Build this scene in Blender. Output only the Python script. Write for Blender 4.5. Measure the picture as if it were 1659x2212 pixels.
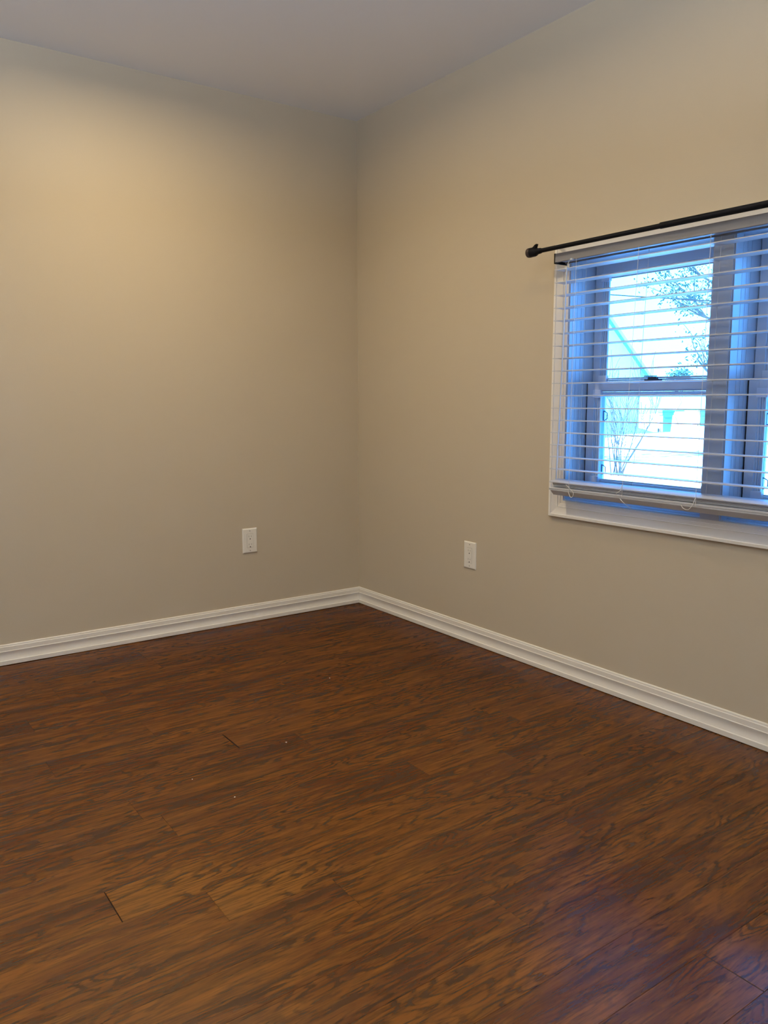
import bpy, bmesh, math, random
from mathutils import Vector, Matrix

for o in list(bpy.data.objects):
    bpy.data.objects.remove(o, do_unlink=True)
scene = bpy.context.scene
COL = scene.collection
random.seed(11)

# ------------------------------------------------------------------ camera
cam_d = bpy.data.cameras.new('camera')
cam = bpy.data.objects.new('camera', cam_d)
COL.objects.link(cam)
cam_d.sensor_fit = 'VERTICAL'
cam_d.sensor_height = 36.0
cam_d.lens = 1737.77 / 2212 * 36.0
cam_d.clip_start = 0.02
cam_d.clip_end = 500
yaw, pitch, roll = 0.619059, -0.139681, -0.002461
cy, sy, cp, sp = math.cos(yaw), math.sin(yaw), math.cos(pitch), math.sin(pitch)
fw = Vector((sy * cp, cy * cp, sp))
r0 = Vector((cy, -sy, 0))
u0 = r0.cross(fw)
rt = r0 * math.cos(roll) + u0 * math.sin(roll)
up = u0 * math.cos(roll) - r0 * math.sin(roll)
m = Matrix((rt, up, -fw)).transposed().to_4x4()
m.translation = Vector((-2.33496, -3.50587, 1.08018))
cam.matrix_world = m
scene.camera = cam

# ------------------------------------------------------------------ world, sun, exposure
SKY_LOW = (0.108, 0.52, 1.45)
SKY_HIGH = (0.060, 0.42, 1.35)
SKY_STRENGTH = 11.5
SUN_COLOR = (0.44, 0.80, 1.0)
SUN_STRENGTH = 75.0
CAN_COLOR = (1.0, 0.80, 0.48)
FILL_POWER = 385.0
FILL_COLOR = (0.59, 0.71, 0.90)
CAN_POWERS = [18.5, 5.0, 0.8, 9.0, 0.8, 2.0]
EXPOSURE = 0.0

world = bpy.data.worlds.new('sky')
scene.world = world
world.use_nodes = True
wn = world.node_tree
wn.nodes.clear()
wo = wn.nodes.new('ShaderNodeOutputWorld')
wb = wn.nodes.new('ShaderNodeBackground')
wt = wn.nodes.new('ShaderNodeTexCoord')
ws = wn.nodes.new('ShaderNodeSeparateXYZ')
wr = wn.nodes.new('ShaderNodeValToRGB')
wr.color_ramp.elements[0].position = 0.0
wr.color_ramp.elements[0].color = SKY_LOW + (1,)
wr.color_ramp.elements[1].position = 0.6
wr.color_ramp.elements[1].color = SKY_HIGH + (1,)
wn.links.new(wt.outputs['Generated'], ws.inputs[0])
wn.links.new(ws.outputs['Z'], wr.inputs[0])
wn.links.new(wr.outputs[0], wb.inputs['Color'])
wb.inputs['Strength'].default_value = SKY_STRENGTH
wn.links.new(wb.outputs[0], wo.inputs[0])

sun_d = bpy.data.lights.new('sun', 'SUN')
sun_d.energy = SUN_STRENGTH
sun_d.color = SUN_COLOR
sun_d.angle = math.radians(0.5)
sun = bpy.data.objects.new('sun', sun_d)
COL.objects.link(sun)
sun.rotation_euler = Vector((0.50, -0.70, -0.50)).to_track_quat('-Z', 'Y').to_euler()
sun.location = (-6, 14, 9)

vs = scene.view_settings
vs.view_transform = 'Standard'
vs.look = 'None'
vs.exposure = EXPOSURE
vs.gamma = 1.0
vs.use_curve_mapping = False
scene.cycles.sample_clamp_indirect = 4.0

# ------------------------------------------------------------------ helpers
def tag(o, label=None, cat=None, group=None, kind=None):
    if label: o['label'] = label
    if cat: o['category'] = cat
    if group: o['group'] = group
    if kind: o['kind'] = kind
    return o

def obj(name, bm, mat, parent=None, smooth=False, loc=None):
    me = bpy.data.meshes.new(name)
    bmesh.ops.recalc_face_normals(bm, faces=bm.faces)
    bm.to_mesh(me)
    bm.free()
    if smooth:
        for p in me.polygons:
            p.use_smooth = True
        try:
            me.set_sharp_from_angle(angle=math.radians(40))
        except Exception:
            pass
    if mat is not None:
        for mm in (mat if isinstance(mat, (list, tuple)) else [mat]):
            me.materials.append(mm)
    o = bpy.data.objects.new(name, me)
    COL.objects.link(o)
    if parent is not None:
        o.parent = parent
    if loc is not None:
        o.location = loc
    return o

def empty(name, loc=(0, 0, 0), rotz=0.0):
    o = bpy.data.objects.new(name, None)
    o.empty_display_size = 0.05
    o.location = loc
    o.rotation_euler = (0, 0, rotz)
    COL.objects.link(o)
    return o

def copy_tree(o, parent=None):
    c = o.copy()
    COL.objects.link(c)
    if parent is not None:
        c.parent = parent
    for ch in list(o.children):
        copy_tree(ch, c)
    return c

def box(bm, a, b, bevel=0.0, mi=0):
    x0, y0, z0 = [min(a[i], b[i]) for i in range(3)]
    x1, y1, z1 = [max(a[i], b[i]) for i in range(3)]
    v = [bm.verts.new(c) for c in ((x0, y0, z0), (x1, y0, z0), (x1, y1, z0), (x0, y1, z0),
                                   (x0, y0, z1), (x1, y0, z1), (x1, y1, z1), (x0, y1, z1))]
    fs = [bm.faces.new([v[i] for i in q]) for q in ((0, 3, 2, 1), (4, 5, 6, 7), (0, 1, 5, 4),
                                                    (1, 2, 6, 5), (2, 3, 7, 6), (3, 0, 4, 7))]
    for f in fs: f.material_index = mi
    if bevel > 0:
        es = list({e for f in fs for e in f.edges})
        bmesh.ops.bevel(bm, geom=es, offset=bevel, segments=2, profile=0.6, affect='EDGES', clamp_overlap=True)
    return bm

def tube(bm, pts, r, n=8, caps=True):
    pts = [Vector(p) for p in pts]
    rad = r if isinstance(r, (list, tuple)) else [r] * len(pts)
    rings = []
    ref = None
    for i, p in enumerate(pts):
        a = pts[max(i - 1, 0)]
        b = pts[min(i + 1, len(pts) - 1)]
        t = (b - a).normalized()
        if ref is None:
            ref = Vector((0, 0, 1)) if abs(t.z) < 0.9 else Vector((1, 0, 0))
        s = (ref - t * ref.dot(t)).normalized()
        ref = s
        q = t.cross(s)
        rings.append([bm.verts.new(p + (s * math.cos(2 * math.pi * k / n) + q * math.sin(2 * math.pi * k / n)) * rad[i])
                      for k in range(n)])
    for i in range(len(rings) - 1):
        for k in range(n):
            bm.faces.new((rings[i][k], rings[i][(k + 1) % n], rings[i + 1][(k + 1) % n], rings[i + 1][k]))
    if caps:
        bm.faces.new(rings[0])
        bm.faces.new(rings[-1][::-1])
    return bm

def loft(bm, sections, closed_profile=True, caps=True):
    """sections: lists of equal length of points; skinned one to the next"""
    R = [[bm.verts.new(p) for p in s] for s in sections]
    n = len(R[0])
    for i in range(len(R) - 1):
        for k in range(n if closed_profile else n - 1):
            bm.faces.new((R[i][k], R[i][(k + 1) % n], R[i + 1][(k + 1) % n], R[i + 1][k]))
    if caps and closed_profile:
        bm.faces.new(R[0])
        bm.faces.new(R[-1][::-1])
    return bm

# ------------------------------------------------------------------ materials
def newmat(name):
    mt = bpy.data.materials.new(name)
    mt.use_nodes = True
    nt = mt.node_tree
    bsdf = nt.nodes['Principled BSDF']
    return mt, nt, bsdf

def plain(name, color, rough=0.5, spec=0.5, metal=0.0, var=0.04, vscale=30.0, bump=0.0, bscale=200.0):
    """procedural paint or plastic: slight tone variation and optional fine bump"""
    mt, nt, b = newmat(name)
    L = nt.links.new
    tc = nt.nodes.new('ShaderNodeTexCoord')
    nz = nt.nodes.new('ShaderNodeTexNoise')
    nz.inputs['Scale'].default_value = vscale
    nz.inputs['Detail'].default_value = 3
    L(tc.outputs['Object'], nz.inputs['Vector'])
    rp = nt.nodes.new('ShaderNodeValToRGB')
    rp.color_ramp.elements[0].color = tuple(c * (1 - var) for c in color) + (1,)
    rp.color_ramp.elements[1].color = tuple(min(1, c * (1 + var)) for c in color) + (1,)
    L(nz.outputs['Fac'], rp.inputs[0])
    L(rp.outputs[0], b.inputs['Base Color'])
    b.inputs['Roughness'].default_value = rough
    b.inputs['Specular IOR Level'].default_value = spec
    b.inputs['Metallic'].default_value = metal
    if bump > 0:
        n2 = nt.nodes.new('ShaderNodeTexNoise')
        n2.inputs['Scale'].default_value = bscale
        n2.inputs['Detail'].default_value = 4
        L(tc.outputs['Object'], n2.inputs['Vector'])
        bp = nt.nodes.new('ShaderNodeBump')
        bp.inputs['Strength'].default_value = bump
        bp.inputs['Distance'].default_value = 0.002
        L(n2.outputs['Fac'], bp.inputs['Height'])
        L(bp.outputs[0], b.inputs['Normal'])
    return mt

M_WALL = plain('wall_paint', (0.51, 0.432, 0.315), 0.55, 0.35, var=0.012, vscale=2.0, bump=0.10, bscale=260)
M_CEIL = plain('ceiling_paint', (0.85, 0.86, 0.88), 0.8, 0.2, var=0.012, vscale=2.0, bump=0.12, bscale=180)
M_TRIM = plain('trim_paint', (0.80, 0.77, 0.71), 0.35, 0.5, var=0.02, vscale=12)
M_VINYL = plain('daylight_tinted_vinyl', (0.52, 0.57, 0.63), 0.35, 0.5, var=0.015, vscale=10)  # white vinyl with the blue of daylight mixed into its base colour
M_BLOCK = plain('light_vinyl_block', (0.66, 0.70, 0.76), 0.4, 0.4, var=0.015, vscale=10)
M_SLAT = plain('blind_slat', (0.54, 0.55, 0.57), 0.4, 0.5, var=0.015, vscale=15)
M_HEAD = plain('blind_headrail', (0.21, 0.20, 0.205), 0.45, 0.5, var=0.02, vscale=20)
M_CORD = plain('blind_cord', (0.80, 0.78, 0.74), 0.7, 0.3, var=0.05, vscale=300)
M_BLACK = plain('black_metal', (0.004, 0.004, 0.005), 0.55, 0.10, var=0.2, vscale=60)
M_BROWN = plain('dark_brown_cap', (0.034, 0.020, 0.017), 0.45, 0.3, var=0.15, vscale=60)
M_PLATE = plain('outlet_plastic', (0.80, 0.78, 0.72), 0.3, 0.5, var=0.01, vscale=40)
M_SLOT = plain('dark_slot', (0.010, 0.009, 0.008), 0.6, 0.3, var=0.1)
M_SCREW = plain('painted_screw', (0.42, 0.40, 0.36), 0.4, 0.5, var=0.05)
M_GAP = plain('weatherstrip', (0.012, 0.014, 0.02), 0.8, 0.2, var=0.1)
M_TAB = plain('grey_tab', (0.03, 0.035, 0.045), 0.5, 0.4, var=0.1)
M_SUBFLOOR = plain('plank_core', (0.022, 0.010, 0.006), 0.8, 0.2, var=0.2)
M_CRUMB = plain('white_plaster_crumb', (0.82, 0.80, 0.76), 0.7, 0.3, var=0.08, vscale=400)
M_SNOW = plain('snow', (0.80, 0.83, 0.86), 0.75, 0.2, var=0.03, vscale=1.2, bump=0.3, bscale=5)
M_SIDING = plain('pale_siding', (0.84, 0.76, 0.68), 0.7, 0.3, var=0.03, vscale=3)
M_ROOF = plain('snowy_roof', (0.72, 0.76, 0.80), 0.8, 0.2, var=0.06, vscale=2)
M_HGLASS = plain('house_window_glass', (0.16, 0.26, 0.25), 0.15, 0.5, var=0.1)
M_HTRIM = plain('house_trim', (0.70, 0.72, 0.72), 0.6, 0.3, var=0.03)
M_BARK = plain('bark', (0.075, 0.062, 0.055), 0.9, 0.2, var=0.35, vscale=14, bump=0.5, bscale=30)
M_WASHED = plain('washed_out_bark', (0.55, 0.55, 0.52), 0.9, 0.2, var=0.2, vscale=14)  # bark colour lightened so the trunk washes out as if overexposed
M_NEEDLE = plain('evergreen_foliage', (0.020, 0.050, 0.040), 0.7, 0.3, var=0.4, vscale=8)
M_HAZED = plain('hazed_foliage', (0.055, 0.12, 0.10), 0.8, 0.2, var=0.3, vscale=8)  # same foliage, with distance haze and glare lightened into its colour
M_BINP = plain('green_bin_plastic', (0.085, 0.20, 0.15), 0.5, 0.4, var=0.06, vscale=8)
M_BINL = plain('bin_lid_plastic', (0.060, 0.15, 0.125), 0.5, 0.4, var=0.06, vscale=8)
M_RUBBER = plain('wheel_rubber', (0.02, 0.02, 0.02), 0.8, 0.2, var=0.1)
M_WIRE = plain('utility_wire', (0.02, 0.02, 0.022), 0.7, 0.2, var=0.1)

def glass_mat():
    mt, nt, b = newmat('window_glass')
    nt.nodes.remove(b)
    L = nt.links.new
    out = nt.nodes['Material Output']
    tr = nt.nodes.new('ShaderNodeBsdfTransparent')
    tr.inputs[0].default_value = (0.95, 0.975, 0.97, 1)
    gl = nt.nodes.new('ShaderNodeBsdfGlossy')
    gl.inputs['Roughness'].default_value = 0.02
    fr = nt.nodes.new('ShaderNodeFresnel')
    fr.inputs['IOR'].default_value = 1.45
    mx = nt.nodes.new('ShaderNodeMixShader')
    L(fr.outputs[0], mx.inputs[0])
    L(tr.outputs[0], mx.inputs[1])
    L(gl.outputs[0], mx.inputs[2])
    L(mx.outputs[0], out.inputs[0])
    return mt
M_GLASS = glass_mat()

def emit_mat(name, color, strength):
    mt, nt, b = newmat(name)
    b.inputs['Base Color'].default_value = (0.9, 0.9, 0.88, 1)
    b.inputs['Emission Color'].default_value = color + (1,)
    b.inputs['Emission Strength'].default_value = strength
    return mt
M_LENS = emit_mat('lamp_lens', (1.0, 0.88, 0.70), 6.0)

def floor_mat():
    mt, nt, b = newmat('hickory_laminate')
    N = nt.nodes.new
    L = nt.links.new
    def math_(op, a, c=None, clamp=False):
        n = N('ShaderNodeMath'); n.operation = op; n.use_clamp = clamp
        for i, v in enumerate((a, c)):
            if v is None: continue
            if isinstance(v, (int, float)): n.inputs[i].default_value = v
            else: L(v, n.inputs[i])
        return n.outputs[0]
    def noise(vec, scale, detail=4.0, rough=0.55, dist=0.0):
        n = N('ShaderNodeTexNoise')
        n.inputs['Scale'].default_value = scale
        n.inputs['Detail'].default_value = detail
        n.inputs['Roughness'].default_value = rough
        n.inputs['Distortion'].default_value = dist
        L(vec, n.inputs['Vector'])
        return n.outputs['Fac']
    def mapr(v, a, c, d=0.0, e=1.0):
        n = N('ShaderNodeMapRange'); n.clamp = True
        n.inputs[1].default_value = a; n.inputs[2].default_value = c
        n.inputs[3].default_value = d; n.inputs[4].default_value = e
        L(v, n.inputs[0])
        return n.outputs[0]
    def mix(fac, c1, c2):
        n = N('ShaderNodeMix'); n.data_type = 'RGBA'
        if isinstance(fac, (int, float)): n.inputs[0].default_value = fac
        else: L(fac, n.inputs[0])
        for i, c in ((6, c1), (7, c2)):
            if isinstance(c, tuple): n.inputs[i].default_value = c + (1,)
            else: L(c, n.inputs[i])
        return n.outputs[2]
    uv = N('ShaderNodeUVMap'); uv.uv_map = 'plank'
    sep = N('ShaderNodeSeparateXYZ'); L(uv.outputs[0], sep.inputs[0])
    at = N('ShaderNodeAttribute'); at.attribute_name = 'seed'
    U, V, S = sep.outputs[0], sep.outputs[1], at.outputs['Fac']
    def vec(su, sv, ss):
        c = N('ShaderNodeCombineXYZ')
        L(math_('MULTIPLY', U, su), c.inputs[0])
        L(math_('MULTIPLY', V, sv), c.inputs[1])
        L(math_('MULTIPLY', S, ss), c.inputs[2])
        return c.outputs[0]
    # cathedral figure: contour lines of a stretched, wrinkled height field
    h = noise(vec(1.9, 9.0, 7.3), 1.0, 2.0, 0.5, 0.3)
    wr1 = noise(vec(14.0, 62.0, 3.1), 1.0, 3.0, 0.6, 0.5)
    fine = noise(vec(9.0, 60.0, 3.1), 1.0, 4.0, 0.6, 0.3)
    hh = math_('ADD', math_('MULTIPLY', h, 17.0), math_('MULTIPLY', wr1, 1.35))
    saw = math_('FRACT', hh)
    line = math_('MULTIPLY', mapr(saw, 0.46, 0.64), mapr(saw, 0.98, 0.82))
    broken = mapr(noise(vec(7.0, 60.0, 8.8), 1.0, 3.0, 0.6, 0.4), 0.34, 0.50)
    line = math_('MULTIPLY', line, broken)
    # where the figure shows strongly
    pm = mapr(noise(vec(2.6, 9.0, 5.7), 1.0, 3.0, 0.5, 0.6), 0.38, 0.54)
    # straight dark flecks and long streaks
    stm = mapr(noise(vec(6.5, 74.0, 9.1), 1.0, 4.0, 0.62, 0.5), 0.53, 0.64)
    st2 = mapr(noise(vec(2.2, 30.0, 12.7), 1.0, 3.0, 0.55, 0.4), 0.53, 0.64)
    # smoky knots with swirled edges
    bm_ = mapr(noise(vec(4.2, 15.0, 2.3), 1.0, 5.0, 0.68, 1.0), 0.56, 0.70)
    broad = mapr(noise(vec(1.7, 9.0, 4.9), 1.0, 3.0, 0.55, 0.5), 0.36, 0.62)
    wn_ = N('ShaderNodeTexWhiteNoise'); wn_.noise_dimensions = '1D'; L(S, wn_.inputs['W'])
    base = mix(broad, FLOOR_RED, FLOOR_ORANGE)
    base = mix(math_('MULTIPLY', wn_.outputs['Value'], 0.35), base, FLOOR_RED)
    light = mapr(noise(vec(4.0, 42.0, 15.1), 1.0, 3.0, 0.6, 0.4), 0.50, 0.64)
    base = mix(math_('MULTIPLY', light, 0.45), base, FLOOR_LIGHT)
    ta = N('ShaderNodeAttribute'); ta.attribute_name = 'tone'
    base = mix(math_('MULTIPLY', math_('MULTIPLY', ta.outputs['Fac'], mapr(U, 0.32, 0.16)), 0.75), base, FLOOR_LIGHT)
    c = mix(math_('MULTIPLY', st2, 0.45), base, FLOOR_DARK)
    c = mix(math_('MULTIPLY', math_('MULTIPLY', line, pm), 0.68), c, FLOOR_DARK)
    c = mix(math_('MULTIPLY', stm, 0.52), c, FLOOR_DARK)
    sw = mapr(noise(vec(11.0, 120.0, 21.3), 1.0, 4.0, 0.65, 0.6), 0.38, 0.60, 0.35, 1.0)
    c = mix(math_('MULTIPLY', math_('MULTIPLY', bm_, sw), 0.80), c, FLOOR_KNOT)
    s3 = mapr(noise(vec(10.0, 150.0, 17.9), 1.0, 4.0, 0.65, 0.3), 0.52, 0.66)
    c = mix(math_('MULTIPLY', s3, 0.42), c, FLOOR_DARK)
    pore = mapr(noise(vec(20.0, 260.0, 1.7), 1.0, 2.0, 0.5), 0.56, 0.70)
    c = mix(math_('MULTIPLY', pore, 0.45), c, FLOOR_KNOT)
    rr = N('ShaderNodeMapRange')
    rr.inputs[1].default_value = 0.3; rr.inputs[2].default_value = 0.75
    rr.inputs[3].default_value = FLOOR_ROUGH - 0.015; rr.inputs[4].default_value = FLOOR_ROUGH + 0.02
    L(fine, rr.inputs[0])
    bp = N('ShaderNodeBump')
    bp.inputs['Strength'].default_value = 0.08
    bp.inputs['Distance'].default_value = 0.0012
    wav = noise(vec(7.0, 14.0, 6.6), 1.0, 2.0, 0.5)
    ht = math_('MULTIPLY', wav, 3.0)
    L(ht, bp.inputs['Height'])
    # satin lacquer: a thin, even glossy layer over the printed wood
    df = N('ShaderNodeBsdfDiffuse'); L(c, df.inputs['Color']); L(bp.outputs[0], df.inputs['Normal'])
    gl = N('ShaderNodeBsdfGlossy'); L(rr.outputs[0], gl.inputs['Roughness']); L(bp.outputs[0], gl.inputs['Normal'])
    lw = N('ShaderNodeLayerWeight'); lw.inputs['Blend'].default_value = 0.12
    mx = N('ShaderNodeMixShader')
    L(math_('ADD', math_('MULTIPLY', lw.outputs['Facing'], FLOOR_SPEC * 0.5), FLOOR_SPEC), mx.inputs[0])
    L(df.outputs[0], mx.inputs[1]); L(gl.outputs[0], mx.inputs[2])
    L(mx.outputs[0], nt.nodes['Material Output'].inputs[0])
    nt.nodes.remove(b)
    return mt
FLOOR_ORANGE = (0.128, 0.0390, 0.0038)
FLOOR_LIGHT = (0.175, 0.060, 0.0062)
FLOOR_RED = (0.068, 0.0178, 0.0030)
FLOOR_DARK = (0.0205, 0.0066, 0.0015)
FLOOR_KNOT = (0.0190, 0.0068, 0.0022)
FLOOR_ROUGH = 0.23
FLOOR_SPEC = 0.076
M_FLOOR = floor_mat()

# ------------------------------------------------------------------ room shell
X0, Y0, H = -4.5, -5.1, 2.44          # room runs x X0..0, y Y0..0
T = 0.20
YL, YR, ZB, ZT = -1.415, -2.651, 0.693, 1.581        # window opening in the right wall
ML, MR = -1.9985, -2.0665                            # mullion

def struct(name, bm, mat, label, cat, smooth=False):
    o = obj(name, bm, mat, None, smooth)
    return tag(o, label, cat, kind='structure')

bm = bmesh.new(); box(bm, (X0 - T, 0, -0.15), (T, T, H + 0.15))
struct('wall_left', bm, M_WALL, 'beige painted wall on the left with one outlet', 'wall')
bm = bmesh.new()
ys = [Y0 - T, YR, YL, 0.0]; zs = [-0.15, ZB, ZT, H + 0.15]
vv = {}
for xi, x in enumerate((0.0, T)):
    for yi, y in enumerate(ys):
        for zi, z in enumerate(zs):
            vv[xi, yi, zi] = bm.verts.new((x, y, z))
for yi in range(3):
    for zi in range(3):
        if yi == 1 and zi == 1: continue
        for xi in (0, 1):
            bm.faces.new((vv[xi, yi, zi], vv[xi, yi + 1, zi], vv[xi, yi + 1, zi + 1], vv[xi, yi, zi + 1]))
for a, b2 in (((1, 1), (2, 1)), ((2, 1), (2, 2)), ((2, 2), (1, 2)), ((1, 2), (1, 1)),):
    bm.faces.new((vv[0, a[0], a[1]], vv[0, b2[0], b2[1]], vv[1, b2[0], b2[1]], vv[1, a[0], a[1]]))
for i in range(3):
    bm.faces.new((vv[0, i, 0], vv[0, i + 1, 0], vv[1, i + 1, 0], vv[1, i, 0]))
    bm.faces.new((vv[0, i, 3], vv[0, i + 1, 3], vv[1, i + 1, 3], vv[1, i, 3]))
    bm.faces.new((vv[0, 0, i], vv[0, 0, i + 1], vv[1, 0, i + 1], vv[1, 0, i]))
    bm.faces.new((vv[0, 3, i], vv[0, 3, i + 1], vv[1, 3, i + 1], vv[1, 3, i]))
struct('wall_right', bm, M_WALL, 'beige painted wall on the right with the window', 'wall')
bm = bmesh.new(); box(bm, (X0 - T, Y0 - T, -0.15), (X0, 0, H + 0.15))
struct('wall_side', bm, M_WALL, 'beige painted wall beside the camera', 'wall')
bm = bmesh.new(); box(bm, (X0, Y0 - T, -0.15), (0, Y0, H + 0.15))
struct('wall_back', bm, M_WALL, 'beige painted wall behind the camera', 'wall')
bm = bmesh.new(); box(bm, (X0, Y0, H), (0, 0, H + 0.15))
struct('ceiling', bm, M_CEIL, 'plain white painted ceiling', 'ceiling')

# floor: one mesh of laminate planks with eased edges over a dark core
def build_floor():
    me_bm = bmesh.new()
    uvl = me_bm.loops.layers.uv.new('plank')
    sd = me_bm.faces.layers.float.new('seed')
    tn = me_bm.faces.layers.float.new('tone')
    P = 0.1268
    y_ref = -2.8185
    L = 1.215
    ends = {}
    def row(y): return int(math.floor((y - y_ref) / P + 1e-4))
    for yc, xe in ((-1.87, -1.885), (-2.0, -1.702), (-1.23, -1.318), (-1.36, -1.1235), (-2.76, -0.990),
                   (-2.38, -1.2045), (-2.25, -0.826), (-2.50, -0.767), (-1.25 + 0.127, -0.62), (-1.49, -1.7096),
                   (-1.61, -0.45), (-1.74, -0.95), (-2.12, -1.45), (-2.63, -1.62), (-0.98, -1.50), (-0.85, -0.93),
                   (-0.72, -1.81), (-0.60, -0.31), (-2.88, -1.35)):
        ends[row(yc)] = xe
    wide = {(row(-1.23), -1.318): 0.0040, (row(-1.87), -1.885): 0.0018, (row(-2.76), -0.990): 0.0022}
    rows = range(row(Y0) - 1, row(0) + 1)
    quads = []
    rnd = random.Random(5)
    for k in rows:
        ya, yb = y_ref + k * P, y_ref + (k + 1) * P
        e = ends.get(k, rnd.uniform(-1.2, 0))
        x = e
        while x > X0: x -= L
        while x < 0:
            x2 = x + L
            seed = rnd.randrange(9) * 1.37 + 0.2
            if k == row(-1.87) and abs(x + 1.885) < 0.01: seed = 3.1
            if k == row(-2.0) and abs(x + 1.702) < 0.01: seed = 3.1
            g0 = wide.get((k, round(x, 4)), 0.0003)
            g1 = wide.get((k, round(x2, 4)), 0.0003)
            a = max(x, X0); b = min(x2, 0.0)
            c, d = max(ya, Y0), min(yb, 0.0)
            if b - a > 0.002 and d - c > 0.002:
                quads.append((a, b, c, d, x, ya, seed, g0 if a == x else 0, g1 if b == x2 else 0))
            x = x2
    bev, dep = 0.0006, 0.0009
    for a, b, c, d, xs, y0_, seed, g0, g1 in quads:
        gy = 0.00015
        A, B, C, D = a + g0 / 2, b - g1 / 2, c + gy, d - gy
        out = [(A, C), (B, C), (B, D), (A, D)]
        inn = [(A + bev, C + bev), (B - bev, C + bev), (B - bev, D - bev), (A + bev, D - bev)]
        vi = [me_bm.verts.new((p[0], p[1], 0)) for p in inn]
        vo = [me_bm.verts.new((p[0], p[1], -dep)) for p in out]
        vd = [me_bm.verts.new((p[0], p[1], -0.008)) for p in out]
        fs = [me_bm.faces.new(vi)]
        for i in range(4):
            j = (i + 1) % 4
            fs.append(me_bm.faces.new((vo[i], vo[j], vi[j], vi[i])))
            fs.append(me_bm.faces.new((vd[i], vd[j], vo[j], vo[i])))
        for fi, f in enumerate(fs):
            f[sd] = seed
            f[tn] = 1.0 if seed == 3.1 else 0.0
            f.material_index = 0
            for lp in f.loops:
                lp[uvl].uv = (lp.vert.co.x - xs, lp.vert.co.y - y0_)
            if fi and (fi % 2 == 0): f.material_index = 1
    box(me_bm, (X0, Y0, -0.15), (0, 0, -0.008), mi=1)
    return me_bm
struct('floor', build_floor(), [M_FLOOR, M_SUBFLOOR], 'dark brown laminate plank floor', 'floor')

# baseboards, swept profile (height, projection)
BASE = [(0.0, 0.0), (0.0, 0.0135), (0.0005, 0.014), (0.0165, 0.014), (0.0178, 0.0132), (0.0185, 0.0102)]
for i in range(9):
    t = i / 8
    BASE.append((0.020 + 0.034 * t, 0.0098 - 0.0034 * math.sin(math.pi * t) + 0.0008 * t))
BASE += [(0.0555, 0.0108), (0.0565, 0.0104), (0.0572, 0.0086), (0.0735, 0.0084), (0.0745, 0.0080), (0.0750, 0.0062),
         (0.0765, 0.0058), (0.0810, 0.0055), (0.0826, 0.0045), (0.0836, 0.0025), (0.0838, 0.0)]
GZ = 0.0022
def baseboard(name, axis, lo, hi, off, sgn, mit_lo, mit_hi, label):
    bm = bmesh.new()
    secs = []
    for pos, mit, s in ((lo, mit_lo, 1), (hi, mit_hi, -1)):
        sec = []
        for z, p in BASE:
            q = pos + s * (p * mit)
            w = off + sgn * p
            sec.append((q, w, z + GZ) if axis == 'x' else (w, q, z + GZ))
        secs.append(sec)
    loft(bm, secs)
    struct(name, bm, M_TRIM, label, 'baseboard')
baseboard('baseboard_left', 'x', X0, -0.0006, 0.0, -1, 1, 1, 'white moulded baseboard along the left wall')
baseboard('baseboard_right', 'y', Y0, -0.0006, 0.0, -1, 1, 1, 'white moulded baseboard under the window wall')
baseboard('baseboard_side', 'y', Y0, 0.0, X0, 1, 1, 1, 'white moulded baseboard on the wall beside the camera')
baseboard('baseboard_back', 'x', X0, 0.0, Y0, 1, 1, 1, 'white moulded baseboard on the wall behind the camera')

# ------------------------------------------------------------------ window casing (mitred picture frame)
CW = 0.064
CAS = [(0.0, 0.0), (0.0, 0.0145), (0.0008, 0.0155), (0.0095, 0.0155), (0.0105, 0.0148), (0.0112, 0.0125)]
for i in range(9):
    t = i / 8
    CAS.append((0.0125 + 0.026 * t, 0.0120 - 0.0040 * math.sin(math.pi * min(1, t * 1.1) * 0.5) - 0.0008 * t))
CAS += [(0.0395, 0.0092), (0.0405, 0.0090), (0.0410, 0.0068), (0.0520, 0.0066), (0.0528, 0.0052), (0.0636, 0.0050),
        (0.064, 0.0045), (0.064, 0.0)]
bm = bmesh.new()
ya, yb, za, zb = YL + CW, YR - CW, ZB - CW, ZT + CW
secs = []
for (cy_, cz_, sy_, sz_) in ((ya, za, -1, 1), (yb, za, 1, 1), (yb, zb, 1, -1), (ya, zb, -1, -1), (ya, za, -1, 1)):
    secs.append([(-p, cy_ + sy_ * d, cz_ + sz_ * d) for d, p in CAS])
loft(bm, secs, caps=False)
bmesh.ops.remove_doubles(bm, verts=bm.verts, dist=1e-6)
struct('trim_1', bm, M_TRIM, 'white moulded casing framing the double window', 'window trim')

# mullion post between the two windows
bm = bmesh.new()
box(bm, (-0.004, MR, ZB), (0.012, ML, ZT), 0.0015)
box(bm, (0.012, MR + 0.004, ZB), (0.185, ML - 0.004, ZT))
struct('trim_2', bm, M_VINYL, 'flat white mullion post between the two windows', 'window trim')

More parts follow.
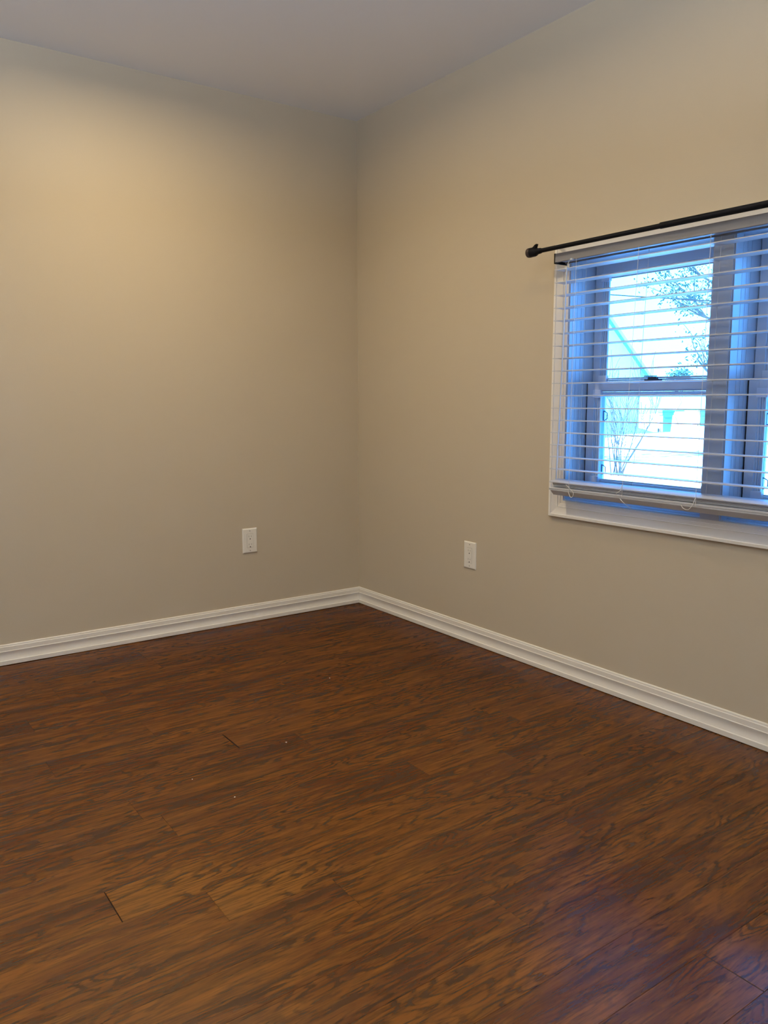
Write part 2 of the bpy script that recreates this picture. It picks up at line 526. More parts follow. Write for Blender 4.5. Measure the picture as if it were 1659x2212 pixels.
# ------------------------------------------------------------------ windows
SX = 0.105         # room face of the lower sash
def make_window(name, yl, yr, label):
    root = empty(name, (0.0, 0.0, 0.0))
    tag(root, label, 'window', kind='structure')
    # jamb liner: grooved boards between the wall face and the sashes
    bm = bmesh.new()
    t = 0.004
    def liner(y, s):
        xs = [0.0, 0.040, 0.042, 0.062, 0.064, 0.086, 0.088, 0.130]
        lv = [0, 0, 1, 0, 1, 0, 1, 0]
        x = 0.0005
        for x1 in (0.0395, 0.0625, 0.086, 0.105):
            box(bm, (x, y, ZB + t), (x1, y - s * t, ZT - t), 0.0008)
            x = x1 + 0.0012
        box(bm, (0.0005, y, ZB + t), (0.19, y - s * 0.0015, ZT - t))
    liner(yl, 1); liner(yr, -1)
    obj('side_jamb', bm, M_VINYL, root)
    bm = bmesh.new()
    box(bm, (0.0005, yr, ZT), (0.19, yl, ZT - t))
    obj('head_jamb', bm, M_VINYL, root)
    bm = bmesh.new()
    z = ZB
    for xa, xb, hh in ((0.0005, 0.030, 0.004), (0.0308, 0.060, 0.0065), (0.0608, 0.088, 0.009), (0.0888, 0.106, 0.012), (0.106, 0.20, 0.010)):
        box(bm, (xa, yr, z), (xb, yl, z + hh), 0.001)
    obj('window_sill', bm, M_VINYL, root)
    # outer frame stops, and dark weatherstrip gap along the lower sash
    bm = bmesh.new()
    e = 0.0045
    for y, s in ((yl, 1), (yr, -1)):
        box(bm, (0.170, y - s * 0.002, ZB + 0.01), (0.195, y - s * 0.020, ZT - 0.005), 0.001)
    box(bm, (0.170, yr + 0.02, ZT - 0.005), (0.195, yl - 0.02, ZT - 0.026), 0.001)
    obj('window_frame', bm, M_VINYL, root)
    bm = bmesh.new()
    for y, s in ((yl, 1), (yr, -1)):
        box(bm, (SX + 0.003, y - s * 0.0045, ZB + 0.014), (SX + 0.024, y - s * 0.0085, 1.140))
    obj('weatherstrip', bm, M_GAP, root)

    def sash(sname, x0, x1, z0, z1, stile, rail_b, rail_t, gap, blocks_top_face):
        a, b = yl - gap, yr + gap
        bm = bmesh.new()
        box(bm, (x0, a, z0), (x1, a - stile, z1), 0.0015)
        box(bm, (x0, b, z0), (x1, b + stile, z1), 0.0015)
        box(bm, (x0, a - stile, z0), (x1, b + stile, z0 + rail_b), 0.0015)
        box(bm, (x0, a - stile, z1 - rail_t), (x1, b + stile, z1), 0.0015)
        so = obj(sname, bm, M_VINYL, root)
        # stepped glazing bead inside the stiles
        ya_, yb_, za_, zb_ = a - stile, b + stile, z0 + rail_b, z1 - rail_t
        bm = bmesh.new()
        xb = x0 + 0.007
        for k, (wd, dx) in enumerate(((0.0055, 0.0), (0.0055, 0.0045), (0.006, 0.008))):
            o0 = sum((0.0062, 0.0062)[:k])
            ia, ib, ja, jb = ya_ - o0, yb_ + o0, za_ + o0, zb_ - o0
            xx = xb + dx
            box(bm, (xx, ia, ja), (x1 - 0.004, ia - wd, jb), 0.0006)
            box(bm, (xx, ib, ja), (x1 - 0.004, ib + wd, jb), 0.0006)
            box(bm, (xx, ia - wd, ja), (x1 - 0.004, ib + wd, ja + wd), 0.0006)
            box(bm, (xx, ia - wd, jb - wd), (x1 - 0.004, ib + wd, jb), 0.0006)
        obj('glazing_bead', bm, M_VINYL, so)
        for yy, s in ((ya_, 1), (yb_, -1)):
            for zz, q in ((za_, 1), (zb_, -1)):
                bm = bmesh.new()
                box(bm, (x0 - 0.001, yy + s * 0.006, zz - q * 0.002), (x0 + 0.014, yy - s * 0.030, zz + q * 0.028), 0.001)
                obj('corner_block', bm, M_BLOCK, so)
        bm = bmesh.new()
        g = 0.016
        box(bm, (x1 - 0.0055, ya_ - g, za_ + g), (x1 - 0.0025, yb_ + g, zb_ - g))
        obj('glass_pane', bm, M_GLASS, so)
        return so
    up_s = sash('upper_sash', 0.137, 0.164, 1.108, ZT - 0.006, 0.033, 0.030, 0.034, 0.006, False)
    lo_s = sash('lower_sash', SX, 0.132, ZB + 0.0125, 1.142, 0.033, 0.052, 0.032, 0.0095, True)
    # sash lock on the meeting rail
    yc = (yl + yr) / 2
    bm = bmesh.new()
    box(bm, (SX + 0.004, yc - 0.030, 1.142), (SX + 0.026, yc + 0.030, 1.148), 0.0015)
    box(bm, (SX + 0.008, yc - 0.016, 1.148), (SX + 0.024, yc + 0.018, 1.156), 0.002)
    loft(bm, [[(SX + 0.006 + 0.010 * c, yc + 0.004 + 0.032 * k, 1.1565 + 0.003 * d) for c, d in ((0, 0), (1, 0), (1, 1), (0, 1))] for k in (-0.6, 0.1, 0.9)])
    tag(obj('sash_lock', bm, M_TAB, lo_s), 'dark sash lock')
    # half screen frame outside the lower sash, with its pull tabs
    bm = bmesh.new()
    a, b, z0, z1 = yl - 0.022, yr + 0.022, ZB + 0.013, 1.104
    for q in (((0.172, a, z0), (0.181, a - 0.018, z1)), ((0.172, b, z0), (0.181, b + 0.018, z1)),
              ((0.172, a - 0.018, z0), (0.181, b + 0.018, z0 + 0.018)), ((0.172, a - 0.018, z1 - 0.018), (0.181, b + 0.018, z1))):
        box(bm, *q, 0.001)
    sc = obj('screen_frame', bm, M_VINYL, root)
    for yy, s in ((a - 0.016, 1), (b + 0.016, -1)):
        for zz in (1.013, 0.806):
            bm = bmesh.new()
            pts = [(0.1700, yy + s * 0.002, zz + 0.018), (0.168, yy - s * 0.006, zz + 0.0175), (0.166, yy - s * 0.020, zz + 0.011),
                   (0.166, yy - s * 0.020, zz - 0.009), (0.168, yy - s * 0.006, zz - 0.0175), (0.170, yy + s * 0.002, zz - 0.018), (0.1700, yy + s * 0.002, zz + 0.018)]
            tube(bm, pts, 0.0021, 6)
            tag(obj('pull_tab', bm, M_TAB, sc), 'dark grey pull tab loop')
    return root
make_window('window_1', YL, ML, 'white vinyl single hung window left of the mullion post')
make_window('window_2', MR, YR, 'white vinyl single hung window right of the mullion post')

# ------------------------------------------------------------------ recessed ceiling lights
def lathe(bm, prof, n=40, axis='z', c=(0, 0, 0)):
    rings = []
    for r, h in prof:
        ring = []
        for k in range(n):
            a = 2 * math.pi * k / n
            if axis == 'z': p = (c[0] + r * math.cos(a), c[1] + r * math.sin(a), c[2] + h)
            else: p = (c[0] + r * math.cos(a), c[1] + h, c[2] + r * math.sin(a))
            ring.append(bm.verts.new(p))
        rings.append(ring)
    for i in range(len(rings) - 1):
        for k in range(n):
            bm.faces.new((rings[i][k], rings[i][(k + 1) % n], rings[i + 1][(k + 1) % n], rings[i + 1][k]))
    bm.faces.new(rings[0]); bm.faces.new(rings[-1][::-1])
    return bm

def ceiling_light(x, y, power, label, spread=180):
    root = empty('ceiling_light', (x, y, H))
    tag(root, label, 'ceiling light', 'round recessed ceiling lights')
    bm = bmesh.new()
    lathe(bm, [(0.058, -0.0005), (0.078, -0.0005), (0.0785, -0.003), (0.074, -0.007), (0.060, -0.009), (0.058, -0.006)])
    obj('trim_ring', bm, M_TRIM, root, True)
    bm = bmesh.new()
    lathe(bm, [(0.0575, -0.0008), (0.0575, -0.005), (0.001, -0.0062)])
    obj('lamp_lens', bm, M_LENS, root, True)
    ld = bpy.data.lights.new('can_light', 'AREA')
    ld.shape = 'DISK'; ld.size = 0.112
    ld.energy = power
    ld.spread = math.radians(spread)
    ld.color = CAN_COLOR
    lo = bpy.data.objects.new('can_light', ld)
    COL.objects.link(lo)
    lo.parent = root
    lo.location = (0, 0, -0.011)
ceiling_light(-1.25, -0.90, CAN_POWERS[0], 'recessed ceiling light nearest the room corner, by the left wall', 172)
ceiling_light(-0.85, -2.10, CAN_POWERS[1], 'recessed ceiling light nearest the window', 170)
ceiling_light(-2.55, -0.90, CAN_POWERS[2], 'added recessed ceiling light, out of view by the left wall, farther from the corner')  # this and the next three are added, unseen, to brighten the room
ceiling_light(-2.55, -2.30, CAN_POWERS[3], 'added recessed ceiling light, out of view near the middle of the room')
ceiling_light(-1.205, -3.90, CAN_POWERS[4], 'added recessed ceiling light, unseen behind the camera on the window side')
ceiling_light(-3.30, -3.90, CAN_POWERS[5], 'added recessed ceiling light, unseen behind the camera away from the window')

# added fill light, unseen: floor lamp shape throwing light up at the ceiling
def fill_torchiere(x, y, zt):
    root = empty('added_fill_lamp', (x, y, 0))
    tag(root, 'added fill light shaped as a white floor lamp with an upturned bowl, out of view', 'floor lamp')
    bm = bmesh.new()
    lathe(bm, [(0.135, 0.0), (0.14, 0.004), (0.138, 0.018), (0.05, 0.030), (0.016, 0.040)], 40)
    obj('base', bm, M_HEAD, root, True)
    bm = bmesh.new(); tube(bm, [(0, 0, 0.03), (0, 0, zt - 0.10)], 0.011, 16)
    obj('pole', bm, M_HEAD, root, True)
    bm = bmesh.new()
    prof = [(0.02, -0.10), (0.07, -0.085), (0.12, -0.045), (0.15, 0.0), (0.147, 0.0), (0.117, -0.042), (0.068, -0.080), (0.02, -0.094)]
    n = 48
    R = [[bm.verts.new((r * math.cos(2 * math.pi * k / n), r * math.sin(2 * math.pi * k / n), zt + h)) for k in range(n)] for r, h in prof]
    for i in range(len(R)):
        for k in range(n):
            bm.faces.new((R[i][k], R[i][(k + 1) % n], R[(i + 1) % len(R)][(k + 1) % n], R[(i + 1) % len(R)][k]))
    obj('lamp_shade', bm, M_TRIM, root, True)
    bm = bmesh.new()
    lathe(bm, [(0.012, -0.094), (0.013, -0.065), (0.024, -0.055), (0.030, -0.042), (0.026, -0.028), (0.012, -0.020)], 24)
    for v in bm.verts: v.co.z += zt
    obj('bulb', bm, M_LENS, root, True)
    ld = bpy.data.lights.new('uplight', 'AREA')
    ld.shape = 'DISK'; ld.size = 0.20
    ld.energy = FILL_POWER
    ld.color = FILL_COLOR
    lo = bpy.data.objects.new('uplight', ld)
    COL.objects.link(lo); lo.parent = root; lo.location = (0, 0, zt - 0.010)
    lo.rotation_euler = (math.pi, 0, 0)
fill_torchiere(-3.2, -3.3, 1.72)

# ------------------------------------------------------------------ venetian blind
BY0, BY1 = -1.411, -2.659
XF, XB = -0.078, -0.028        # room-side and window-side edges of the slats
blind = empty('window_blind', (0, 0, 0))
tag(blind, 'white horizontal slat blind lowered over the double window, under the black rod', 'window blind')
bm = bmesh.new()      # channel-shaped headrail with closed end
prof = [(-0.080, 1.5985), (-0.081, 1.597), (-0.081, 1.569), (-0.0795, 1.5675), (-0.072, 1.5675), (-0.072, 1.570), (-0.077, 1.5705),
        (-0.077, 1.594), (-0.028, 1.594), (-0.028, 1.5675), (-0.020, 1.5675), (-0.020, 1.5985)]
loft(bm, [[(x, y, z) for x, z in prof] for y in (BY0 - 0.003, BY1 + 0.003)])
tag(obj('headrail', bm, M_HEAD, blind), 'grey metal headrail')
bm = bmesh.new()
box(bm, (-0.076, BY0 - 0.006, 1.5725), (-0.021, BY1 + 0.006, 1.5755), 0.0005)
obj('headrail_lining', bm, M_SLAT, blind)
for y0, s in ((BY0, 1), (BY1, -1)):
    bm = bmesh.new()
    box(bm, (-0.0822, y0 + s * 0.001, 1.5995), (-0.016, y0 - s * 0.0025, 1.563), 0.0006)
    box(bm, (-0.0822, y0 - s * 0.0025, 1.567), (-0.060, y0 - s * 0.009, 1.5635), 0.0004)
    tag(obj('mounting_bracket', bm, M_BLACK, blind), 'black end bracket')

def slat_bm(depth=0.050, th=0.0028, camber=0.0012):
    bm = bmesh.new()
    top, bot = [], []
    n = 8
    for i in range(n + 1):
        t = i / n * 2 - 1
        z = camber * (1 - t * t)
        top.append((t * depth / 2, z + th / 2)); bot.append((t * depth / 2, z - th / 2))
    prof = top + bot[::-1]
    loft(bm, [[(x, y, z) for x, z in prof] for y in (BY0, BY1)])
    return bm
XC = (XF + XB) / 2
first = obj('slat', slat_bm(), M_SLAT, blind, True)
zk = [1.5415 - 0.0452 * k for k in range(17)]
for k, z in enumerate(zk):
    o = first if k == 0 else first.copy()
    if k:
        COL.objects.link(o); o.parent = blind
    o.location = (XC, 0, z)
    o.rotation_euler = (0, math.radians(0.8 + 0.25 * math.sin(k * 2.1)), 0)
# slats gathered on the bottom rail
for z, dx, tilt, wd in ((0.7740, 0.0, 10.0, 1.0), (0.7640, 0.009, 0.5, 0.60), (0.7605, 0.009, 0.5, 0.60), (0.7570, 0.009, 0.5, 0.60),
                        (0.7535, 0.009, 0.5, 0.60), (0.7480, -0.0015, 3.0, 1.0), (0.7440, 0.0, 0.4, 1.0), (0.7408, 0.0, 0.2, 1.0)):
    o = first.copy(); COL.objects.link(o); o.parent = blind
    o.location = (XC + dx, 0, z); o.rotation_euler = (0, -math.radians(tilt), 0); o.scale = (wd, 1, 1)
bm = bmesh.new()      # bottom rail: trapezoid, narrower underneath
prof = [(XF, 0.7390), (XF + 0.002, 0.7365), (XF + 0.018, 0.7205), (XB - 0.012, 0.7205), (XB - 0.001, 0.7365), (XB, 0.7390)]
loft(bm, [[(x, y, z) for x, z in prof] for y in (BY0 - 0.006, BY1 + 0.006)])
obj('bottom_rail', bm, M_SLAT, blind)

# ladder cords: front and back strings with a rung under every slat
for i, y in enumerate((-1.513, -1.777, -2.036, -2.295, -2.556)):
    bm = bmesh.new()
    dy = (0.004, 0.030, 0.006, 0.0, -0.004)[i]
    for xx in (XF - 0.002, XB + 0.002):
        pts = [(xx, y + dy * t, 1.570 + (0.742 - 1.570) * t) for t in [j / 10 for j in range(11)]]
        tube(bm, pts, 0.0008, 5)
    for z in zk:
        t = (1.57 - z) / (1.57 - 0.742)
        tube(bm, [(XF - 0.002, y + dy * t, z - 0.0035), (XB + 0.002, y + dy * t + 0.004, z - 0.0030)], 0.0007, 5)
    obj('ladder_cord', bm, M_CORD, blind, True)
# slack loops of cord hanging at the gathered slats
def arc(pts, n=14):
    P = [Vector(p) for p in pts]
    out = []
    for i in range(len(P) - 1):
        p0, p1, p2, p3 = P[max(i - 1, 0)], P[i], P[i + 1], P[min(i + 2, len(P) - 1)]
        for j in range(n):
            t = j / n
            out.append(0.5 * ((2 * p1) + (p2 - p0) * t + (2 * p0 - 5 * p1 + 4 * p2 - p3) * t * t + (3 * p1 - p0 - 3 * p2 + p3) * t ** 3))
    out.append(P[-1])
    return out
for pts in ([(XF - 0.003, -1.497, 0.765), (XF - 0.010, -1.524, 0.752), (XF - 0.012, -1.541, 0.738), (XF - 0.010, -1.533, 0.724), (XF - 0.008, -1.522, 0.725), (XF - 0.004, -1.509, 0.741)],
            [(XF - 0.003, -1.747, 0.786), (XF - 0.008, -1.745, 0.768), (XF - 0.012, -1.731, 0.756), (XF - 0.006, -1.728, 0.747)],
            [(XF - 0.002, -1.740, 0.738), (XF - 0.004, -1.757, 0.726), (XF + 0.010, -1.775, 0.708)],
            [(XF - 0.003, -2.030, 0.770), (XF - 0.011, -2.024, 0.745), (XF - 0.012, -2.012, 0.731), (XF - 0.010, -1.993, 0.733), (XF - 0.004, -1.981, 0.742)]):
    bm = bmesh.new(); tube(bm, arc(pts), 0.0010, 6)
    obj('cord_loop', bm, M_CORD, blind, True)
# pull cord that hangs behind the slats near the left end
bm = bmesh.new()
tube(bm, arc([(XB + 0.004, -1.452, 1.568), (XB + 0.006, -1.455, 1.20), (XB + 0.006, -1.452, 0.95), (XB + 0.005, -1.444, 0.79)]), 0.0011, 6)
obj('pull_cord', bm, M_CORD, blind, True)
# tilt wand with its hook
bm = bmesh.new()
tube(bm, [(-0.088, -1.477, 1.538), (-0.088, -1.470, 1.30), (-0.0875, -1.460, 1.00), (-0.087, -1.452, 0.782)], 0.0027, 6)
wand = tag(obj('tilt_wand', bm, M_VINYL, blind, True), 'thin white tilt wand')
bm = bmesh.new()
tube(bm, arc([(-0.082, -1.497, 1.568), (-0.088, -1.494, 1.566), (-0.090, -1.488, 1.560), (-0.089, -1.481, 1.549), (-0.088, -1.477, 1.538)]), 0.0013, 6)
box(bm, (-0.0915, -1.4815, 1.534), (-0.0845, -1.4725, 1.543), 0.0015)
box(bm, (-0.090, -1.5015, 1.564), (-0.080, -1.4925, 1.571), 0.0015)
obj('wand_hook', bm, M_VINYL, wand, True)

# ------------------------------------------------------------------ curtain rod
RX, RZ = -0.105, 1.6155
rod = empty('curtain_rod', (0, 0, 0))
tag(rod, 'black telescoping curtain rod mounted across the top of the window', 'curtain rod')
bm = bmesh.new(); tube(bm, [(RX, -1.36, RZ - 0.0015), (RX, -1.90, RZ)], 0.0080, 20)
obj('inner_tube', bm, M_BLACK, rod, True)
bm = bmesh.new(); lathe(bm, [(0.0082, 0.0), (0.0099, -0.0008), (0.0099, -0.82), (0.0082, -0.822)], 20, 'y', (RX, -1.874, RZ + 0.0005))
obj('outer_tube', bm, M_BLACK, rod, True)
def finial(yc, s, zc):
    # s=+1: the cap points to +y
    bm = bmesh.new()
    lathe(bm, [(0.0080, -0.050), (0.0098, -0.048), (0.0108, -0.038), (0.0104, -0.031), (0.0140, -0.026), (0.0168, -0.018), (0.0170, 0.0)] if s > 0 else
              [(0.0080, 0.050), (0.0098, 0.048), (0.0108, 0.038), (0.0104, 0.031), (0.0140, 0.026), (0.0168, 0.018), (0.0170, 0.0)], 28, 'y', (RX, yc, zc))
    f = obj('finial', bm, M_BLACK, rod, True)
    bm = bmesh.new()
    lathe(bm, [(0.0168, 0.0), (0.0175, s * 0.001), (0.0175, s * 0.011), (0.0166, s * 0.0150), (0.0135, s * 0.0175), (0.004, s * 0.0185)], 28, 'y', (RX, yc, zc))
    tag(obj('end_cap', bm, M_BROWN, f, True), 'dark brown round end cap')
    # hooked spur of the clip on top
    bm = bmesh.new()
    prof = [(yc - s * 0.006, zc + 0.0150), (yc - s * 0.024, zc + 0.0135), (yc - s * 0.0290, zc + 0.0265), (yc - s * 0.021, zc + 0.0240), (yc - s * 0.014, zc + 0.0185)]
    loft(bm, [[(x, y, z) for y, z in prof] for x in (RX - 0.006, RX + 0.006)])
    obj('clip_spur', bm, M_BLACK, f)
finial(-1.318, 1, RZ - 0.0015)
finial(-2.748, -1, RZ)
def bracket(y):
    bm = bmesh.new()
    pts = arc([(-0.003, y, 1.662), (-0.035, y, 1.658), (-0.075, y, 1.628), (RX, y, 1.6015)])
    secs = []
    for i, p in enumerate(pts):
        a = pts[max(i - 1, 0)]; b = pts[min(i + 1, len(pts) - 1)]
        t = (b - a).normalized(); nrm = Vector((-t.z, 0, t.x)) * 0.0022
        w = Vector((0, 0.0055, 0))
        secs.append([p + nrm + w, p + nrm - w, p - nrm - w, p - nrm + w])
    loft(bm, secs)
    box(bm, (0.0, y - 0.008, 1.6455), (-0.004, y + 0.008, 1.690), 0.001)
    tube(bm, [(RX, y - 0.006, RZ), (RX, y + 0.006, RZ)], 0.0105, 20)
    return bm
obj('bracket', bracket(-2.70), M_BLACK, rod)
# left bracket reaches forward from the casing corner, hidden behind rod and headrail
bm = bmesh.new()
tube(bm, [(-0.0145, -1.3685, 1.6368), (RX, -1.450, RZ - 0.001)], 0.0035, 10)
obj('bracket', bm, M_BLACK, rod)

# ------------------------------------------------------------------ wall outlets (built facing -Y, origin on the wall)
def make_outlet():
    root = empty('wall_outlet')
    bm = bmesh.new()
    w, h, d = 0.0385, 0.0600, 0.0062
    loft(bm, [[(sx * (w - i), -y, sz * (h - i)) for sx, sz in ((-1, -1), (1, -1), (1, 1), (-1, 1))]
              for i, y in ((0.0, 0.0), (0.0, 0.0018), (0.0012, 0.0042), (0.0042, 0.0060), (0.0070, d))], caps=True)
    obj('cover_plate', bm, M_PLATE, root)
    bm = bmesh.new()      # rectangular receptacle body, with a fine dark reveal around it
    box(bm, (-0.0172, -d + 0.001, -0.0340), (0.0172, -d - 0.0002, 0.0340))
    obj('reveal', bm, M_SCREW, root)
    bm = bmesh.new()
    box(bm, (-0.0163, -d, -0.0330), (0.0163, -d - 0.0012, 0.0330), 0.0005)
    rc = obj('receptacle', bm, M_PLATE, root)
    f = -d - 0.0012
    for zc in (0.0175, -0.0215):
        for xc, hh in ((-0.0063, 0.0044), (0.0063, 0.0036)):
            bm = bmesh.new(); box(bm, (xc - 0.0013, f + 0.0004, zc - hh + 0.004), (xc + 0.0013, f - 0.0001, zc + hh + 0.004))
            tag(obj('blade_slot', bm, M_SCREW, rc), 'narrow blade slot')
        bm = bmesh.new()
        lathe(bm, [(0.0027, 0.0004), (0.0027, -0.0002)], 16, 'y', (0, f, zc - 0.0085))
        tag(obj('ground_hole', bm, M_SLOT, rc), 'round black ground hole')
    for zc in (0.0478, -0.0478):
        bm = bmesh.new()
        lathe(bm, [(0.0030, 0.0006), (0.0030, -0.0004), (0.0022, -0.0009)], 16, 'y', (0, -d, zc))
        box(bm, (-0.0022, -d - 0.0008, zc - 0.0003), (0.0022, -d - 0.0011, zc + 0.0003))
        obj('screw', bm, M_SCREW, root)
    return root
o1 = make_outlet()
o1.location = (-0.6372, 0, 0.4025)
tag(o1, 'white duplex wall outlet low on the left wall', 'wall outlet', 'wall outlets')
o2 = copy_tree(o1)
o2.location = (0, -0.8855, 0.3965)
o2.rotation_euler = (0, 0, -math.pi / 2)
tag(o2, 'white duplex wall outlet low on the right wall, between corner and window', 'wall outlet', 'wall outlets')

# ------------------------------------------------------------------ crumbs on the floor
def crumb(x, y, s, label, seed):
    rnd = random.Random(seed)
    bm = bmesh.new()
    bmesh.ops.create_icosphere(bm, subdivisions=1, radius=s)
    for v in bm.verts:
        v.co *= rnd.uniform(0.75, 1.2); v.co.z = max(v.co.z * 0.6, -s * 0.35)
    o = obj('crumb', bm, M_CRUMB, None, False, (x, y, s * 0.35))
    o['label'] = label; o['category'] = 'crumb'; o['group'] = 'white crumbs on the plank floor'
crumb(-1.1805, -1.3464, 0.0026, 'largest white crumb, right of the dark gap at a plank end', 1)
crumb(-0.7555, -0.9201, 0.0022, 'white crumb on the floor nearest the room corner', 2)
crumb(-1.4657, -1.5772, 0.0020, 'white crumb left of centre on the floor, nearest the camera', 3)
crumb(-1.5196, -1.41, 0.0016, 'tiny white crumb at the left of the scuffed plank', 4)

# ------------------------------------------------------------------ outdoors
G = -0.50
def snow_ground():
    bm = bmesh.new()
    rnd = random.Random(3)
    from mathutils import noise
    xs = [0.22 + 0.6 * i for i in range(40)] + [24.5 + 2.4 * i for i in range(35)]
    ysn = [-30 + 1.6 * i for i in range(50)]
    V = []
    for x in xs:
        r = []
        for y in ysn:
            k = min(1, max(0, (x - 2) / 6))
            z = G + k * (0.10 * noise.noise((x * 0.25, y * 0.25, 0)) + 0.03 * noise.noise((x, y, 3)))
            d = math.hypot(x - 21, y - 14.2)
            z += (0.95 + 0.55 * min(1, max(0, (y - 13.2) / 0.8))) * math.exp(-(((x - 20.5) / 1.2) ** 2)) * (0.6 + 0.5 * noise.noise((y * 0.35, 2, 1))) * (1 if x > 15 else 0)
            z += 0.62 * math.exp(-((x - 32.6) ** 2 + (y - 19.3) ** 2) / 1.6)
            r.append(bm.verts.new((x, y, z)))
        V.append(r)
    for i in range(len(xs) - 1):
        for j in range(len(ysn) - 1):
            bm.faces.new((V[i][j], V[i + 1][j], V[i + 1][j + 1], V[i][j + 1]))
    return bm
g = obj('ground', snow_ground(), M_SNOW, None, True)
tag(g, 'snow covered ground outside the window', 'ground', kind='structure')

def neighbour_house():
    # gable wall towards the camera, ridge running away from it
    root = empty('house', (19.04, 16.47, G))
    tag(root, 'pale neighbouring house with a steep gable, seen through the left window', 'house')
    ang = math.atan2(-0.60, 0.80)
    root.rotation_euler = (0, 0, ang)
    W_, D_, EH, PH = 3.2, 7.0, 2.60, 7.0
    bm = bmesh.new()
    for i in range(18):       # lap siding courses
        z0 = i * (EH / 18); z1 = (i + 1) * (EH / 18)
        loft(bm, [[(-W_, -0.02, z0), (W_, -0.02, z0), (W_, 0.0, z1), (-W_, 0.0, z1)], [(-W_, D_, z0), (W_, D_, z0), (W_, D_, z1), (-W_, D_, z1)]])
    loft(bm, [[(-W_, 0, EH), (W_, 0, EH), (0, 0, PH)], [(-W_, D_, EH), (W_, D_, EH), (0, D_, PH)]])
    obj('wall', bm, M_SIDING, root)
    bm = bmesh.new()
    dx, dz = W_ + 0.35, PH - (PH - EH) * (W_ + 0.35) / W_
    loft(bm, [[(-dx, y, dz), (0, y, PH), (dx, y, dz), (dx, y, dz + 0.16), (0, y, PH + 0.18), (-dx, y, dz + 0.16)] for y in (-0.3, D_ + 0.3)])
    obj('roof', bm, M_ROOF, root)
    bm = bmesh.new()
    for s in (-1, 1):
        loft(bm, [[(s * dx, y, dz - 0.16), (0, y, PH - 0.18), (0, y, PH), (s * dx, y, dz)] for y in (-0.33, -0.30)])
    obj('rake_board', bm, M_BINL, root)
    for x, z, w, h in ((1.80, 3.34, 0.28, 0.30), (-1.4, 1.5, 0.9, 1.1)):
        bm = bmesh.new()
        for q in (((x - w / 2 - 0.06, -0.06, z - h / 2 - 0.06), (x + w / 2 + 0.06, 0.02, z - h / 2)), ((x - w / 2 - 0.06, -0.06, z + h / 2), (x + w / 2 + 0.06, 0.02, z + h / 2 + 0.06)),
                  ((x - w / 2 - 0.06, -0.06, z - h / 2), (x - w / 2, 0.02, z + h / 2)), ((x + w / 2, -0.06, z - h / 2), (x + w / 2 + 0.06, 0.02, z + h / 2))):
            box(bm, *q)
        wf = obj('window', bm, M_HTRIM, root)
        bm = bmesh.new(); box(bm, (x - w / 2, -0.035, z - h / 2), (x + w / 2, -0.025, z + h / 2))
        obj('pane', bm, M_HGLASS, wf)
    return root
neighbour_house()

def limb(bm, p, d, ln, r, depth, rnd, tips, spread=0.7, lift=0.15):
    n = 4
    pts = [Vector(p)]
    rr = [r]
    d = Vector(d).normalized()
    for i in range(n):
        d = (d + Vector((rnd.uniform(-.22, .22), rnd.uniform(-.22, .22), rnd.uniform(-.1, .2) + lift * 0.2))).normalized()
        pts.append(pts[-1] + d * ln / n)
        rr.append(max(r * (1 - 0.5 * (i + 1) / n), 0.004))
    tube(bm, pts, rr, 6)
    tips.append((pts[-1], d))
    tips.append((pts[2], d))
    if depth > 0:
        for i in range(3):
            a = pts[rnd.choice((1, 2, 3, 4))]
            nd = (d + Vector((rnd.uniform(-1, 1), rnd.uniform(-1, 1), rnd.uniform(-.3, .7))) * spread).normalized()
            limb(bm, a, nd, ln * rnd.uniform(.5, .75), r * 0.5, depth - 1, rnd, tips, spread, lift)

def tree(name, base, height, label, cat, seed, crown=True, density=14, leaf=0.10, cr=1.0, fol=None, tmin=0.22, tmat=None):
    rnd = random.Random(seed)
    root = empty(name, base)
    tag(root, label, cat)
    bm = bmesh.new()
    tips = []
    tr = [Vector((0, 0, -0.1))]
    rr = [height * 0.020]
    for i in range(8):
        tr.append(Vector((rnd.uniform(-.12, .12), rnd.uniform(-.12, .12), height * (i + 1) / 8)))
        rr.append(height * 0.020 * (1 - 0.85 * (i + 1) / 8))
    tube(bm, tr, rr, 8)
    obj('trunk', bm, tmat or M_BARK, root, True)
    bm = bmesh.new()
    for i in range(22):
        t = rnd.uniform(tmin, 0.98)
        k = min(7, int(t * 8))
        p = tr[k].lerp(tr[k + 1], t * 8 - k)
        a = i * 2.4
        limb(bm, p, (math.cos(a), math.sin(a), 0.25), height * 0.30 * cr * (1.15 - t * 0.7), height * 0.006, 2, rnd, tips)
    obj('branches', bm, M_BARK, root)
    if crown:
        bm = bmesh.new()
        for p, d in tips:
            if rnd.random() < 0.45: continue
            for j in range(density):
                c = p + Vector((rnd.gauss(0, .20), rnd.gauss(0, .20), rnd.gauss(0, .14)))
                n = Vector((rnd.uniform(-1, 1), rnd.uniform(-1, 1), rnd.uniform(-1, 1))).normalized()
                s = n.orthogonal().normalized(); q = n.cross(s)
                l = leaf * rnd.uniform(.6, 1.3)
                v = [bm.verts.new(c + s * l), bm.verts.new(c + q * l * .45), bm.verts.new(c - s * l), bm.verts.new(c - q * l * .45)]
                bm.faces.new(v)
        obj('foliage', bm, fol or M_NEEDLE, root)
    return root
tree('leafy_tree', (18.9, 9.6, G), 7.0, 'tall leafy tree right of the neighbouring house, behind the blind', 'tree', 4, True, 22, 0.050, 0.95)
tree('bushy_tree', (32.4, 20.45, G), 2.75, 'low round bushy tree far off, just above the window meeting rail', 'tree', 9, True, 4, 0.07, 0.62, M_HAZED, 0.66, M_WASHED)
tree('leafy_tree', (11.6, 16.6, G), 8.5, 'leafy tree left of the window view, on the near side of the pale house', 'tree', 23, True, 10, 0.09, 0.8)

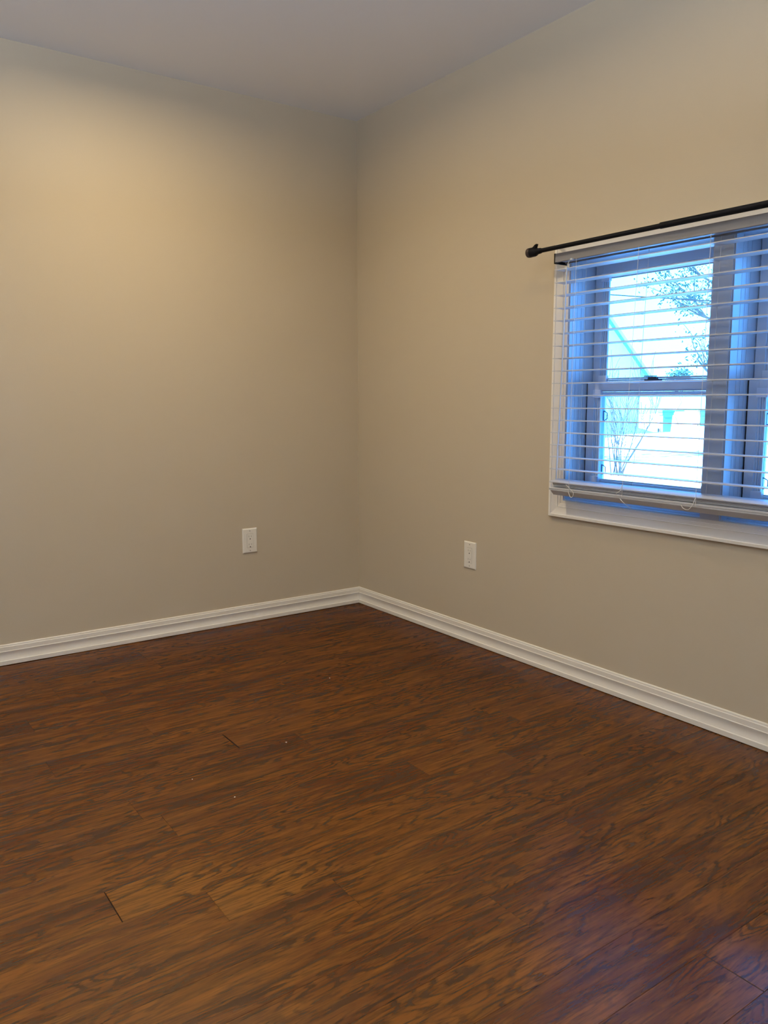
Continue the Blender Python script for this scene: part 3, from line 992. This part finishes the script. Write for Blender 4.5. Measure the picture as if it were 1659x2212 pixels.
def bare_shrub(base, label, seed, n=11, h=1.7):
    rnd = random.Random(seed)
    root = empty('bare_shrub', base)
    tag(root, label, 'shrub')
    for i in range(n):
        bm = bmesh.new()
        a = rnd.uniform(0, 6.28)
        sp_ = rnd.uniform(.1, .55)
        limb(bm, (rnd.uniform(-.15, .15), rnd.uniform(-.15, .15), -0.05), (math.cos(a) * sp_, math.sin(a) * sp_, 1), h * rnd.uniform(.6, .9), 0.014, 2, rnd, [], 0.55, 0.3)
        obj('stem', bm, M_BARK, root)
bare_shrub((11.4, 7.35, G), 'bare branching shrub in the snow, low at the left of the window', 2)

def wheelie_bin(loc, rz, label, open_lid=False, size=1.0):
    root = empty('wheelie_bin', loc, rz)
    root.scale = (size * 0.9, size * 0.9, size)
    tag(root, label, 'wheelie bin', 'wheelie bins in the snow')
    bm = bmesh.new()
    loft(bm, [[(sx * w, sy_ * d + oy, z) for sx, sy_ in ((-1, -1), (1, -1), (1, 1), (-1, 1))] for w, d, oy, z in
              ((0.19, 0.21, 0, 0.05), (0.20, 0.23, 0, 0.25), (0.235, 0.28, 0, 0.80), (0.275, 0.32, 0, 0.81), (0.275, 0.32, 0, 0.93))])
    box(bm, (-0.18, -0.335, 0.62), (0.18, -0.30, 0.66), 0.005)
    obj('body', bm, M_BINP, root)
    bm = bmesh.new()
    loft(bm, [[(sx * w, sy_ * d + oy, z) for sx, sy_ in ((-1, -1), (1, -1), (1, 1), (-1, 1))] for w, d, oy, z in
              ((0.31, 0.36, 0.0, 0.93), (0.31, 0.36, 0.0, 0.96), (0.27, 0.30, 0.0, 1.02), (0.20, 0.22, 0.0, 1.035))])
    if open_lid:      # lid flap folded out sideways
        box(bm, (0.29, -0.33, 0.985), (0.78, 0.30, 1.02), 0.008)
    obj('lid', bm, M_BINL, root)
    bm = bmesh.new(); tube(bm, [(-0.24, 0.40, 0.93), (0.24, 0.40, 0.93)], 0.02, 10)
    for s in (-1, 1):
        box(bm, (s * 0.22, 0.30, 0.90), (s * 0.25, 0.42, 0.95), 0.005)
    obj('handle', bm, M_BINL, root)
    for s in (-1, 1):
        bm = bmesh.new(); tube(bm, [(s * 0.24, 0.24, 0.11), (s * 0.29, 0.24, 0.11)], 0.11, 20)
        obj('wheel', bm, M_RUBBER, root)
wheelie_bin((28.72, 18.5, -0.47), -0.62, 'green wheelie bin standing in the snow, middle of the left window', True)
wheelie_bin((34.55, 20.45, -0.40), -0.8, 'distant green wheelie bin at the right edge of the left window', False, 0.85)

bm = bmesh.new()
a, b = Vector((9.0, 14.9, 4.4)), Vector((16.6, 3.0, 2.75))
tube(bm, [a.lerp(b, t / 16) - Vector((0, 0, 0.35 * 4 * (t / 16) * (1 - t / 16) * 0.4)) for t in range(17)], 0.012, 6)
tag(obj('utility_wire', bm, M_WIRE, None, True), 'thin dark utility wire crossing the sky outside', 'wire')
